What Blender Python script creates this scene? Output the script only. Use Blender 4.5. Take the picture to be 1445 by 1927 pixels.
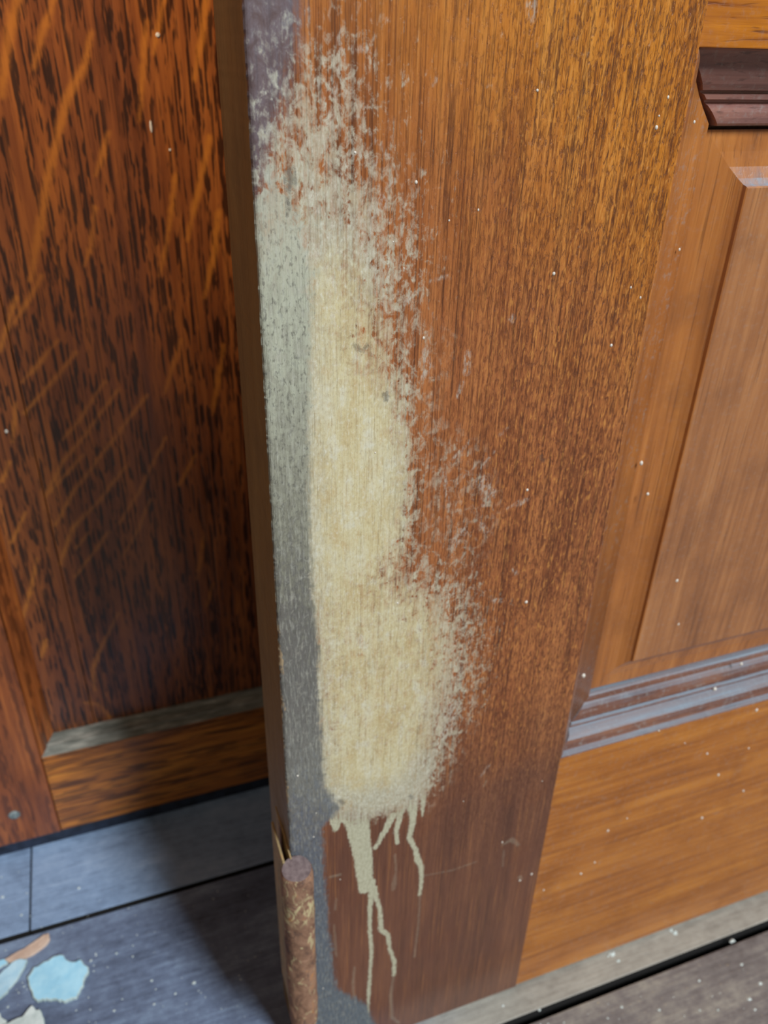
import bpy, bmesh, math, random
import numpy as np
from mathutils import Matrix, Vector

random.seed(7); rng = np.random.default_rng(7)
for o in list(bpy.data.objects): bpy.data.objects.remove(o)
SC = bpy.context.scene
COL = SC.collection

# ------------------------------------------------------------------ camera
# survey of the photograph: camera-to-door distance is 1 survey unit = S metres,
# x along the door, y away from the camera, z up; the floor lies at z = ZF
S = 0.22
ZF = -2.225
F = 1500.0; CX, CY = 722.5, 963.5
def _frame():
    d = np.array([651 - CX, 3493 - CY, F]); d /= np.linalg.norm(d)
    h = np.array([5400 - CX, 190 - CY, F]); h -= d * (h @ d); h /= np.linalg.norm(h)
    return np.stack([h, np.cross(-d, h), -d])
R = _frame()
def W(p):                                   # survey units -> metres
    p = np.asarray(p, float)
    return np.stack([p[..., 0] * S, p[..., 1] * S, (p[..., 2] - ZF) * S], -1)
def ray(px, py):
    return R @ np.array([px - CX, py - CY, F])
def on_y(px, py, y=1.0):                    # pixel -> (x, z) on an upright plane
    v = ray(px, py); return np.array([v[0] / v[1] * y, v[2] / v[1] * y])
def on_floor(px, py):                       # pixel -> (x, y) on the floor
    v = ray(px, py); return np.array([v[0] / v[2] * ZF, v[1] / v[2] * ZF])

cam_d = bpy.data.cameras.new('camera'); cam = bpy.data.objects.new('camera', cam_d)
COL.objects.link(cam); SC.camera = cam
cam_d.sensor_fit = 'VERTICAL'; cam_d.sensor_height = 36.0; cam_d.lens = F / 1927 * 36.0
cam_d.clip_start = 0.01
M4 = np.eye(4); M4[:3, 0] = R[:, 0]; M4[:3, 1] = -R[:, 1]; M4[:3, 2] = -R[:, 2]
M4[:3, 3] = W([0, 0, 0])
cam.matrix_world = Matrix(M4.tolist())
cam_d.dof.use_dof = True; cam_d.dof.focus_distance = 0.235; cam_d.dof.aperture_fstop = 15.0

# ------------------------------------------------------------------ light
def lin(c):
    c = np.asarray(c, float) / 255.0
    return tuple(np.where(c <= 0.04045, c / 12.92, ((c + 0.055) / 1.055) ** 2.4)) + (1.0,)
world = bpy.data.worlds.new('room_light'); SC.world = world; world.use_nodes = True
bg = world.node_tree.nodes['Background']
bg.inputs[0].default_value = (1.0, 0.90, 0.74, 1); bg.inputs[1].default_value = 0.17

def area(name, loc, target, sx, sy, power, color):
    l = bpy.data.lights.new(name, 'AREA'); l.shape = 'RECTANGLE'; l.size = sx; l.size_y = sy
    l.energy = power; l.color = color
    o = bpy.data.objects.new(name, l); COL.objects.link(o); o.location = loc
    o.rotation_euler = (Vector(target) - Vector(loc)).to_track_quat('-Z', 'Y').to_euler()
    return o
# daylight from a tall window behind the photographer, a little to the right
area('window_daylight', (0.95, -1.75, 2.35), (0.1, 0.25, 0.3), 0.50, 0.95, 108, (0.84, 0.93, 1.0))
# added warm spot, no lamp in view, to brighten the upper left panelling
sp = bpy.data.lights.new('wall_fill_spot', 'SPOT'); sp.energy = 210; sp.color = (1.0, 0.84, 0.64)
sp.spot_size = math.radians(20); sp.spot_blend = 1.0; sp.shadow_soft_size = 0.06
so = bpy.data.objects.new('wall_fill_spot', sp); COL.objects.link(so); so.location = (-0.75, -0.75, 1.75)
so.rotation_euler = (Vector((-0.06, 0.416, 0.73)) - so.location).to_track_quat('-Z', 'Y').to_euler()

vs = SC.view_settings
vs.view_transform = 'Standard'; vs.look = 'None'; vs.gamma = 1.0; vs.use_curve_mapping = False
vs.exposure = 0.0

# ------------------------------------------------------------------ node helpers
class NB:
    def __init__(s, name):
        s.m = bpy.data.materials.new(name); s.m.use_nodes = True
        s.t = s.m.node_tree; s.n = s.t.nodes
        s.b = s.n['Principled BSDF']
        tc = s.n.new('ShaderNodeTexCoord'); s.P = tc.outputs['Object']
    def put(s, sock, v):
        if hasattr(v, 'links') or isinstance(v, bpy.types.NodeSocket): s.t.links.new(v, sock)
        elif isinstance(v, (tuple, list)) and sock.type == 'RGBA': sock.default_value = tuple(v) if len(v) == 4 else tuple(v) + (1,)
        else: sock.default_value = v
    def xyz(s, sc, loc=(0, 0, 0), rot=(0, 0, 0), P=None):
        n = s.n.new('ShaderNodeMapping'); s.put(n.inputs[0], P or s.P)
        n.inputs['Scale'].default_value = sc; n.inputs['Location'].default_value = loc; n.inputs['Rotation'].default_value = rot
        return n.outputs[0]
    def noise(s, vec, detail=2.0, rough=0.5, scale=1.0, dist=0.0):
        n = s.n.new('ShaderNodeTexNoise'); s.put(n.inputs['Vector'], vec)
        n.inputs['Scale'].default_value = scale; n.inputs['Detail'].default_value = detail
        n.inputs['Roughness'].default_value = rough; n.inputs['Distortion'].default_value = dist
        return n.outputs[0]
    def voro(s, vec, scale=1.0, feature='F1'):
        n = s.n.new('ShaderNodeTexVoronoi'); s.put(n.inputs['Vector'], vec); n.feature = feature
        n.inputs['Scale'].default_value = scale
        return n.outputs['Distance']
    def f(s, op, a, b=0.0, c=0.0, clamp=False):
        n = s.n.new('ShaderNodeMath'); n.operation = op; n.use_clamp = clamp
        s.put(n.inputs[0], a); s.put(n.inputs[1], b)
        if op in ('MULTIPLY_ADD',): s.put(n.inputs[2], c)
        return n.outputs[0]
    def step(s, v, a, b, lo=0.0, hi=1.0):
        n = s.n.new('ShaderNodeMapRange'); n.interpolation_type = 'SMOOTHSTEP'
        s.put(n.inputs['Value'], v)
        if a > b: a, b, lo, hi = b, a, hi, lo
        n.inputs['From Min'].default_value = a; n.inputs['From Max'].default_value = b
        n.inputs['To Min'].default_value = lo; n.inputs['To Max'].default_value = hi
        return n.outputs[0]
    def ramp(s, v, stops):
        n = s.n.new('ShaderNodeValToRGB'); s.put(n.inputs[0], v)
        e = n.color_ramp.elements
        while len(e) < len(stops): e.new(0.5)
        for i, (p, c) in enumerate(sorted(stops, key=lambda q: q[0])):
            e[i].position = p; e[i].color = c
        return n.outputs[0]
    def mix(s, fac, a, b, mode='MIX'):
        n = s.n.new('ShaderNodeMix'); n.data_type = 'RGBA'; n.blend_type = mode
        s.put(n.inputs[0], fac); s.put(n.inputs[6], a); s.put(n.inputs[7], b)
        return n.outputs[2]
    def attr(s, name):
        n = s.n.new('ShaderNodeAttribute'); n.attribute_name = name; return n.outputs['Fac']
    def sep(s, axis):
        n = s.n.new('ShaderNodeSeparateXYZ'); s.put(n.inputs[0], s.P); return n.outputs[axis]
    def finish(s, color, rough=0.5, bump=None, bdist=0.0004, bstr=0.5, spec=0.5, coat=0.0, coat_rough=0.1):
        s.put(s.b.inputs['Base Color'], color); s.put(s.b.inputs['Roughness'], rough)
        s.put(s.b.inputs['Specular IOR Level'], spec)
        s.put(s.b.inputs['Coat Weight'], coat); s.put(s.b.inputs['Coat Roughness'], coat_rough)
        if bump is not None:
            n = s.n.new('ShaderNodeBump'); n.inputs['Strength'].default_value = bstr; n.inputs['Distance'].default_value = bdist
            s.put(n.inputs['Height'], bump); s.t.links.new(n.outputs[0], s.b.inputs['Normal'])
        return s.m

def grain_vec(b, along, fine, length, loc=(0, 0, 0)):
    sc = [fine, fine, fine]; sc['xyz'.index(along)] = length
    return b.xyz(tuple(sc), loc)

# ------------------------------------------------------------------ mesh helpers
MATS = {}
def link(name, me, mat=None, parent=None, root=None):
    o = bpy.data.objects.new(name, me); COL.objects.link(o)
    for m in (mat if isinstance(mat, (list, tuple)) else [mat]):
        if m is not None: me.materials.append(MATS[m] if isinstance(m, str) else m)
    if parent is not None: o.parent = parent
    return o
def tag(o, label=None, cat=None, group=None, kind=None):
    if label: o['label'] = label
    if cat: o['category'] = cat
    if group: o['group'] = group
    if kind: o['kind'] = kind
    return o
def empty(name, loc):
    o = bpy.data.objects.new(name, None); COL.objects.link(o); o.location = loc; o.empty_display_size = 0.05
    return o
class Part:
    """collects geometry in survey units and makes a mesh relative to its root"""
    def __init__(s): s.v = []; s.f = []; s.m = []
    def add(s, verts, faces, mi=0):
        o = len(s.v); s.v += [tuple(map(float, v)) for v in verts]
        s.f += [tuple(i + o for i in f) for f in faces]; s.m += [mi] * len(faces)
    def box(s, x0, x1, y0, y1, z0, z1, mi=0):
        s.add([(x0, y0, z0), (x1, y0, z0), (x1, y1, z0), (x0, y1, z0), (x0, y0, z1), (x1, y0, z1), (x1, y1, z1), (x0, y1, z1)],
              [(0, 1, 5, 4), (1, 2, 6, 5), (2, 3, 7, 6), (3, 0, 4, 7), (4, 5, 6, 7), (3, 2, 1, 0)], mi)
    def build(s, name, mat, parent, origin, smooth=False, bevel=0.0):
        me = bpy.data.meshes.new(name)
        v = W(np.array(s.v)) - np.asarray(origin)
        me.from_pydata(v.tolist(), [], s.f)
        me.polygons.foreach_set('material_index', s.m)
        if smooth: me.polygons.foreach_set('use_smooth', [True] * len(me.polygons))
        bm = bmesh.new(); bm.from_mesh(me); bmesh.ops.recalc_face_normals(bm, faces=bm.faces); bm.to_mesh(me); bm.free()
        me.update()
        o = link(name, me, mat, parent)
        if bevel:
            md = o.modifiers.new('bevel', 'BEVEL'); md.width = bevel; md.segments = 2; md.limit_method = 'ANGLE'
        return o

def grid_mesh(xs, zs, yfun, origin, attrs=None, ybase=1.0):
    """dense upright sheet facing the camera with named float attributes"""
    nx, nz = len(xs), len(zs)
    X, Z = np.meshgrid(xs, zs)
    Y = yfun(X, Z)
    co = (W(np.stack([X, Y, Z], -1)).reshape(-1, 3) - np.asarray(origin)).astype(np.float32)
    i = np.arange(nx * nz).reshape(nz, nx)
    q = np.stack([i[:-1, :-1], i[:-1, 1:], i[1:, 1:], i[1:, :-1]], -1).reshape(-1, 4)
    return co, q, X, Z
def mesh_np(name, co, quads, extra_v=None, extra_f=None, extra_m=None):
    me = bpy.data.meshes.new(name)
    n0 = len(co)
    if extra_v is not None and len(extra_v):
        co = np.concatenate([co, np.asarray(extra_v, np.float32)]); quads = np.concatenate([quads, np.asarray(extra_f) + n0])
    me.vertices.add(len(co)); me.vertices.foreach_set('co', co.ravel())
    nl = len(quads) * 4
    me.loops.add(nl); me.loops.foreach_set('vertex_index', quads.ravel().astype(np.int32))
    me.polygons.add(len(quads)); me.polygons.foreach_set('loop_start', np.arange(0, nl, 4, dtype=np.int32))
    mi = np.zeros(len(quads), np.int32)
    if extra_m is not None: mi[-len(extra_m):] = extra_m
    me.polygons.foreach_set('material_index', mi)
    me.update(calc_edges=True); me.validate()
    return me
def set_attr(me, name, vals):
    a = me.attributes.new(name, 'FLOAT', 'POINT')
    full = np.zeros(len(me.vertices), np.float32); full[:len(vals)] = vals
    if len(full) > len(vals): full[len(vals):] = np.min(vals)
    a.data.foreach_set('value', full)

def poly_sdf(poly, X, Z):
    """signed distance to a polygon, positive inside (same units as the input)"""
    P = np.asarray(poly, float); x = X.ravel(); z = Z.ravel()
    d = np.full(x.shape, 1e9); ins = np.zeros(x.shape, bool)
    for (x0, z0), (x1, z1) in zip(P, np.roll(P, -1, 0)):
        ex, ez = x1 - x0, z1 - z0
        t = np.clip(((x - x0) * ex + (z - z0) * ez) / (ex * ex + ez * ez + 1e-12), 0, 1)
        d = np.minimum(d, np.hypot(x - x0 - t * ex, z - z0 - t * ez))
        c = (z0 > z) != (z1 > z)
        if ez != 0: ins ^= c & (x < ex * (z - z0) / ez + x0)
    return np.where(ins, d, -d)
def stroke_sdf(pts, X, Z):
    """pts: (x, z, halfwidth); positive inside the tapered stroke"""
    x = X.ravel(); z = Z.ravel(); best = np.full(x.shape, -1e9)
    for (x0, z0, w0), (x1, z1, w1) in zip(pts[:-1], pts[1:]):
        ex, ez = x1 - x0, z1 - z0
        t = np.clip(((x - x0) * ex + (z - z0) * ez) / (ex * ex + ez * ez + 1e-12), 0, 1)
        best = np.maximum(best, w0 + t * (w1 - w0) - np.hypot(x - x0 - t * ex, z - z0 - t * ez))
    return best
def door_px(pts, y=1.0): return [tuple(on_y(a, b, y)) for a, b in pts]
def px_scale(px, py, y=1.0):                # survey units per pixel, across
    return abs(on_y(px + 1, py, y)[0] - on_y(px - 1, py, y)[0]) / 2
def door_stroke(pts, y=1.0):
    return [(*on_y(a, b, y), w * 0.5 * px_scale(a, b, y)) for a, b, w in pts]
MM = S * 1000.0                              # survey units -> millimetres

# ------------------------------------------------------------------ materials
def wood(name, along, light, mid, dark, pore, fine=950, length=26, pore_lo=0.56, pore_hi=0.70, rough=0.38,
         tone_scale=1.0, pore_amt=0.75, bd=0.00018, bs=0.5, coat=0.25, dust=0.0, wob=0.0, sky_sheen=0.0):
    b = NB(name)
    big = b.noise(grain_vec(b, along, 60 * tone_scale, 9), 3, 0.55)
    med = b.noise(grain_vec(b, along, 330, 12, (3, 1, 2)), 3, 0.6, dist=wob)
    fin = b.noise(grain_vec(b, along, fine, length, (7, 5, 1)), 3, 0.6, dist=wob)
    blot = b.noise(b.xyz((38, 38, 38), (4, 4, 4)), 4, 0.6)
    tone = b.f('ADD', b.f('MULTIPLY', big, 0.5), b.f('MULTIPLY', med, 0.5))
    c = b.ramp(tone, [(0.30, dark), (0.48, mid), (0.66, light)])
    c = b.mix(b.step(blot, 0.45, 0.72, 0, 0.45), c, dark)
    p = b.step(fin, pore_lo, pore_hi, 0, pore_amt)
    c = b.mix(p, c, pore)
    if dust:  # pale speckle: dust, and a painted sheen on stile_moulding
        d = b.noise(b.xyz((420, 420, 420)), 5, 0.7)
        c = b.mix(b.f('MULTIPLY', b.step(d, 0.5, 0.75), dust), c, lin((160, 156, 150)))
    if sky_sheen:                                    # sky reflection painted as a blue-grey tint on up-facing faces
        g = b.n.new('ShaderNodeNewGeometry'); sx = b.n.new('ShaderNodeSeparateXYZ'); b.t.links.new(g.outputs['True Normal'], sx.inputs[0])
        up = b.step(b.f('ADD', sx.outputs[2], b.f('MULTIPLY', b.f('SUBTRACT', blot, 0.5), 0.5)), 0.25, 0.75, 0, sky_sheen)
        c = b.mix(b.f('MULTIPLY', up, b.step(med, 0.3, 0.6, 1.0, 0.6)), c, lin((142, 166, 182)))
    h = b.f('SUBTRACT', b.f('MULTIPLY', fin, -1.0), b.f('MULTIPLY', p, 0.8))
    MATS[name] = b.finish(c, b.step(blot, 0.3, 0.7, rough - 0.06, rough + 0.1), h, bd, bs, 0.45, coat, 0.22)
    return b

def stile_material():
    b = NB('worn_stile_wood')
    z = b.sep(2); x = b.sep(0)
    pl = lin
    # varnished wood: golden above, red-brown towards the foot
    big = b.noise(b.xyz((70, 70, 7)), 3, 0.55)
    med = b.noise(b.xyz((420, 420, 14), (3, 1, 2)), 3, 0.6)
    fin = b.noise(b.xyz((1500, 1500, 55), (7, 5, 1)), 4, 0.66)
    ln1 = b.noise(b.xyz((760, 30, 5), (2, 5, 4)), 3, 0.6)
    ln2 = b.noise(b.xyz((500, 30, 42), (9, 5, 4)), 2, 0.6)
    lines = b.f('MULTIPLY', b.step(ln1, 0.50, 0.60), b.step(ln2, 0.42, 0.58))
    crack = b.noise(b.xyz((1150, 1150, 260), (1, 2, 9)), 5, 0.7, dist=0.8)
    blot = b.noise(b.xyz((45, 45, 30), (4, 4, 4)), 4, 0.6)
    t = b.f('ADD', b.f('MULTIPLY', big, 0.55), b.f('MULTIPLY', med, 0.45))
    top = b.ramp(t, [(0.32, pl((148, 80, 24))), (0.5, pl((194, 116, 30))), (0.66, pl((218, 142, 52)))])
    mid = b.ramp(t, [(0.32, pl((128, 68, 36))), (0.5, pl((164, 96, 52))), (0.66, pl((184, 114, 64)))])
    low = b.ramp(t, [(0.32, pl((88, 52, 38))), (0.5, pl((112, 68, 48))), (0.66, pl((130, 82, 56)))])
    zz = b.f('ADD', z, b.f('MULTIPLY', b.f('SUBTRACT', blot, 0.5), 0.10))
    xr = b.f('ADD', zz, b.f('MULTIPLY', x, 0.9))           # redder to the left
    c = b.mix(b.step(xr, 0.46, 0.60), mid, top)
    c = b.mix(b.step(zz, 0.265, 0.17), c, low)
    c = b.mix(b.step(blot, 0.5, 0.75, 0, 0.35), c, pl((110, 56, 30)))
    finer = b.step(fin, 0.54, 0.67, 0, 0.62)
    finer = b.f('MULTIPLY', finer, b.step(z, 0.12, 0.26, 0.35, 1.0))
    c = b.mix(finer, c, pl((66, 34, 20)))
    c = b.mix(b.f('MULTIPLY', b.f('MULTIPLY', lines, 0.62), b.step(z, 0.14, 0.28, 0.3, 1.0)), c, pl((84, 44, 24)))
    hl = b.noise(b.xyz((1700, 60, 16), (12, 9, 6)), 3, 0.6)
    c = b.mix(b.f('MULTIPLY', b.step(hl, 0.53, 0.62, 0, 0.55), b.step(z, 0.10, 0.24, 0.3, 1.0)), c, pl((78, 42, 24)))
    c = b.mix(b.step(hl, 0.44, 0.34, 0, 0.3), c, pl((214, 142, 76)))
    ck = b.f('MULTIPLY', b.step(crack, 0.50, 0.62, 0, 0.75), b.f('MULTIPLY', b.step(x, 0.03, 0.10, 0.2, 1.0), b.step(z, 0.10, 0.24, 0.15, 1.0)))
    c = b.mix(ck, c, pl((92, 46, 26)))
    c = b.mix(b.f('MULTIPLY', b.step(crack, 0.45, 0.36, 0, 0.6), b.f('MULTIPLY', b.step(x, 0.04, 0.10), b.step(z, 0.16, 0.27, 0.1, 1.0))), c, pl((214, 146, 70)))
    # left weathered bands
    iso = b.noise(b.xyz((300, 300, 230), (2, 2, 2)), 7, 0.68, dist=0.5)
    iso2 = b.noise(b.xyz((900, 900, 420), (8, 2, 2)), 4, 0.65)
    stre = b.noise(b.xyz((850, 850, 45), (5, 5, 5)), 3, 0.6)
    def nz(v, k): return b.f('MULTIPLY', b.f('SUBTRACT', v, 0.5), k)
    # purple-grey worn varnish plus a painted sky reflection, head of the hinge side
    pm = b.f('ADD', b.attr('bloom_sheen'), b.f('ADD', nz(iso, 9), nz(stre, 7)))
    pc = b.ramp(iso, [(0.35, pl((92, 78, 80))), (0.55, pl((112, 102, 108))), (0.7, pl((140, 142, 144)))])
    c = b.mix(b.step(pm, -3.5, 3.5, 0, 0.93), c, pc)
    # worn-through region
    fray = b.attr('fray')
    wn = b.f('ADD', nz(iso, 2.3), b.f('ADD', nz(stre, 1.1), nz(iso2, 1.7)))
    wm = b.f('ADD', b.f('DIVIDE', b.attr('worn'), fray), wn)
    wmask = b.step(wm, -0.22, 0.34)
    edge = b.step(wm, 1.0, 0.1)
    yb = b.noise(b.xyz((130, 130, 34), (9, 1, 1)), 5, 0.62)
    cream = b.ramp(yb, [(0.32, pl((200, 178, 130))), (0.5, pl((214, 200, 156))), (0.66, pl((218, 208, 174)))])
    cm = b.f('ADD', b.attr('core'), b.f('ADD', nz(iso, 22), nz(stre, 10)))
    white = b.ramp(iso2, [(0.35, pl((176, 166, 140))), (0.55, pl((198, 192, 168))), (0.7, pl((216, 212, 192)))])
    wc = b.mix(b.step(cm, -8, 10), white, cream)
    wc = b.mix(b.step(stre, 0.54, 0.70, 0, 0.45), wc, pl((164, 138, 96)))
    hair = b.noise(b.xyz((1900, 1900, 24), (4, 9, 6)), 3, 0.6)
    wc = b.mix(b.step(hair, 0.60, 0.68, 0, 0.5), wc, pl((134, 108, 72)))
    wc = b.mix(b.step(hair, 0.40, 0.32, 0, 0.35), wc, pl((222, 214, 190)))
    fz = b.noise(b.xyz((900, 900, 520), (6, 1, 5)), 6, 0.78)
    pt = b.noise(b.xyz((170, 170, 110), (16, 3, 5)), 6, 0.7)
    wc = b.mix(b.step(pt, 0.53, 0.68, 0, 0.45), wc, pl((196, 164, 112)))
    wc = b.mix(b.step(pt, 0.48, 0.34, 0, 0.55), wc, pl((222, 218, 198)))
    wc = b.mix(b.step(fz, 0.51, 0.64, 0, 0.5), wc, pl((174, 150, 110)))
    wc = b.mix(b.step(fz, 0.48, 0.36, 0, 0.55), wc, pl((230, 226, 208)))
    sp = b.noise(b.xyz((1500, 1500, 900), (1, 6, 3)), 3, 0.6)
    wc = b.mix(b.step(sp, 0.63, 0.75, 0, 0.55), wc, pl((120, 96, 62)))
    wc = b.mix(b.f('MULTIPLY', edge, b.step(b.f('ADD', b.f('MULTIPLY', stre, 0.6), b.f('MULTIPLY', iso2, 0.4)), 0.42, 0.6, 0, 0.75)), wc, c)
    dm = b.f('ADD', b.attr('drip'), b.f('ADD', nz(iso2, 2.2), b.f('ADD', nz(iso, 1.2), nz(stre, 2.0))))
    dc = b.ramp(iso2, [(0.35, pl((178, 172, 142))), (0.6, pl((206, 202, 174)))])
    dmask = b.step(dm, -0.4, 0.6)
    da = b.f('MULTIPLY', dmask, b.attr('dripa'))
    wc = b.mix(b.f('MULTIPLY', da, b.f('SUBTRACT', 1.0, wmask)), wc, dc)
    c = b.mix(b.f('MAXIMUM', b.f('MULTIPLY', wmask, 0.96), da), c, wc)
    # scuffs over sound varnish
    sm = b.f('MULTIPLY', b.attr('scuff'), b.f('ADD', b.step(iso2, 0.44, 0.62), b.step(stre, 0.5, 0.7, 0, 0.6)))
    c = b.mix(b.f('MINIMUM', b.f('MULTIPLY', sm, 0.8), 0.6), c, pl((196, 184, 168)))
    hz = b.f('MULTIPLY', b.attr('haze'), b.step(iso, 0.46, 0.66))
    hz = b.f('MULTIPLY', hz, b.step(stre, 0.36, 0.62, 0.25, 1.0))
    c = b.mix(b.f('MINIMUM', hz, 0.72), c, pl((188, 170, 146)))
    # grey strip beside the hinge edge
    gm = b.f('ADD', b.attr('grey'), b.f('ADD', nz(iso, 7.0), nz(stre, 5.0)))
    gt = b.f('ADD', b.f('MULTIPLY', z, 2.0), b.f('ADD', nz(iso, 0.42), nz(stre, 0.2)))
    gc = b.ramp(gt, [(0.10, pl((98, 108, 116))), (0.36, pl((96, 102, 112))), (0.47, pl((116, 114, 108))), (0.56, pl((102, 99, 96))), (0.63, pl((102, 99, 94))),
                     (0.70, pl((126, 123, 108))), (0.776, pl((154, 152, 134))), (0.86, pl((182, 182, 160))), (0.93, pl((186, 186, 166)))])
    gc = b.mix(b.step(iso2, 0.51, 0.64, 0, 0.7), gc, pl((84, 81, 74)))
    gc = b.mix(b.step(b.noise(b.xyz((1200, 1200, 160), (3, 1, 8)), 4, 0.7), 0.5, 0.36, 0, 0.35), gc, pl((188, 186, 172)))
    gc = b.mix(b.f('MULTIPLY', b.step(iso, 0.46, 0.34, 0, 0.4), b.step(z, 0.25, 0.4, 0.3, 1.0)), gc, pl((206, 204, 184)))
    gc = b.mix(b.step(stre, 0.58, 0.74, 0, 0.25), gc, pl((190, 188, 174)))
    gc = b.mix(b.step(iso, 0.56, 0.72, 0, 0.35), gc, pl((84, 82, 86)))
    gm = b.f('ADD', gm, b.f('MULTIPLY', b.step(z, 0.41, 0.47), nz(iso, 26)))
    c = b.mix(b.f('MULTIPLY', b.step(gm, -1.6, 1.6, 0, 0.94), b.step(z, 0.475, 0.42, 0.4, 1.0)), c, gc)
    # dark dents
    dk = b.f('ADD', b.attr('dent'), b.f('ADD', nz(iso2, 4.0), nz(iso, 4.0)))
    c = b.mix(b.step(dk, -0.7, 1.2, 0, 0.62), c, pl((72, 62, 58)))
    # chipped arris
    ch = b.f('ADD', b.attr('chip'), nz(b.noise(b.xyz((260, 260, 90), (3, 3, 8)), 4, 0.7), 5.0))
    c = b.mix(b.step(ch, 0.25, 0.7, 0, 0.9), c, pl((176, 150, 116)))
    worn_any = b.f('MAXIMUM', wmask, b.step(gm, -1.6, 1.6))
    rough = b.f('ADD', b.f('MULTIPLY', worn_any, 0.38), b.step(fin, 0.4, 0.7, 0.34, 0.46))
    h = b.f('ADD', b.f('MULTIPLY', fin, -0.8), b.f('ADD', b.f('MULTIPLY', finer, -0.8), b.f('MULTIPLY', stre, -0.5)))
    h = b.f('ADD', h, b.f('ADD', b.f('MULTIPLY', ck, -1.2), b.f('MULTIPLY', dmask, 0.6)))
    h = b.f('SUBTRACT', h, b.f('MULTIPLY', b.step(dk, -0.4, 0.7), 1.0))
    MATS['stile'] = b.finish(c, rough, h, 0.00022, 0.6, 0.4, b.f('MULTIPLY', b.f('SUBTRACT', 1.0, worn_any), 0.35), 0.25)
stile_material()

L = lin
wood('door_rail', 'x', L((204, 130, 50)), L((178, 106, 38)), L((140, 78, 28)), L((96, 52, 22)), fine=1100, length=40, pore_amt=0.35, dust=0.25)
wood('lock_rail', 'x', L((226, 150, 34)), L((196, 116, 22)), L((140, 72, 22)), L((84, 40, 24)), fine=520, length=40, pore_amt=0.7, wob=0.5, dust=0.15)
wood('door_panel', 'z', L((188, 128, 80)), L((164, 106, 64)), L((130, 82, 52)), L((92, 56, 38)), fine=1100, length=22, pore_amt=0.5, rough=0.36, coat=0.4, dust=0.2)
wood('panel_bevel', 'z', L((196, 126, 62)), L((172, 104, 48)), L((136, 80, 38)), L((96, 54, 28)), fine=1100, length=24, pore_amt=0.5, rough=0.36, coat=0.4, dust=0.1, sky_sheen=0.8)
wood('moulding', 'x', L((148, 100, 74)), L((124, 80, 62)), L((88, 56, 50)), L((52, 32, 32)), fine=700, length=40, pore_amt=0.5, rough=0.33, coat=0.5, dust=0.5, sky_sheen=0.75)
wood('dark_moulding', 'x', L((172, 120, 100)), L((142, 98, 88)), L((102, 68, 66)), L((54, 34, 32)), fine=700, length=120, pore_amt=0.5, rough=0.36, coat=0.4, dust=0.4)
wood('stile_moulding', 'z', L((204, 130, 66)), L((178, 108, 54)), L((140, 80, 40)), L((92, 52, 28)), fine=1100, length=30, pore_amt=0.4, rough=0.3, coat=0.8, dust=0.5)  # the pale speckle stands in for a sheen along the moulded edge
wood('edge_paint', 'z', L((152, 126, 80)), L((138, 112, 70)), L((118, 94, 58)), L((98, 76, 46)), fine=900, length=14, pore_amt=0.35, rough=0.5, coat=0.0)

def quarter_oak(name, along, light, mid, dark, pore, fleckc, fine=430, length=70, pore_amt=0.85, fleck=True):
    b = NB(name)
    big = b.noise(grain_vec(b, along, 55, 8), 3, 0.55)
    med = b.noise(grain_vec(b, along, 300, 16, (3, 1, 2)), 3, 0.6)
    fin = b.noise(grain_vec(b, along, fine, length, (7, 5, 1)), 2, 0.5)
    fin2 = b.noise(grain_vec(b, along, fine * 0.55, length * 0.6, (17, 5, 1)), 2, 0.5)
    t = b.f('ADD', b.f('MULTIPLY', big, 0.5), b.f('MULTIPLY', med, 0.5))
    c = b.ramp(t, [(0.32, dark), (0.5, mid), (0.66, light)])
    ax = 'xyz'.index(along); s1 = [fine] * 3; s1[ax] = length * 0.09; s2 = [fine * 0.8] * 3; s2[ax] = length; s1[1] = s2[1] = 20
    l1 = b.noise(b.xyz(tuple(s1), (3, 1, 7)), 2, 0.5); l2 = b.noise(b.xyz(tuple(s2), (8, 2, 4)), 2, 0.55)
    p = b.f('MULTIPLY', b.f('MULTIPLY', b.step(l1, 0.40, 0.53), b.step(l2, 0.43, 0.55)), pore_amt)
    p = b.f('MAXIMUM', p, b.step(fin2, 0.64, 0.72, 0, pore_amt * 0.5))
    fl = 0.0
    if fleck:
        iso = b.noise(b.xyz((220, 220, 160)), 4, 0.6)
        fl = b.step(b.f('ADD', b.attr('fleck'), b.f('MULTIPLY', b.f('SUBTRACT', iso, 0.5), 3.6)), -1.6, 1.8)
        c = b.mix(b.f('MULTIPLY', fl, 0.72), c, fleckc)
        p = b.f('MULTIPLY', p, b.f('SUBTRACT', 1.0, b.f('MULTIPLY', fl, 0.8)))
    c = b.mix(p, c, pore)
    MATS[name] = b.finish(c, b.step(med, 0.3, 0.7, 0.26, 0.36), b.f('MULTIPLY', p, -1.0), 0.00015, 0.4, 0.5, 0.35, 0.2)
quarter_oak('oak_panel', 'z', L((176, 100, 42)), L((140, 76, 36)), L((104, 54, 30)), L((28, 16, 13)), L((204, 124, 44)), fine=640, length=75)
quarter_oak('oak_panel_plain', 'z', L((176, 100, 42)), L((140, 76, 36)), L((104, 54, 30)), L((28, 16, 13)), L((204, 124, 44)), fine=640, length=75, fleck=False)
quarter_oak('oak_stile', 'z', L((190, 108, 48)), L((150, 80, 38)), L((106, 54, 28)), L((60, 32, 20)), L((190, 104, 36)), fine=380, length=60, pore_amt=0.55, fleck=False)
quarter_oak('oak_rail', 'x', L((226, 144, 50)), L((188, 110, 36)), L((132, 72, 26)), L((70, 38, 16)), L((190, 104, 36)), fine=420, length=40, pore_amt=0.75, fleck=False)

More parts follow.
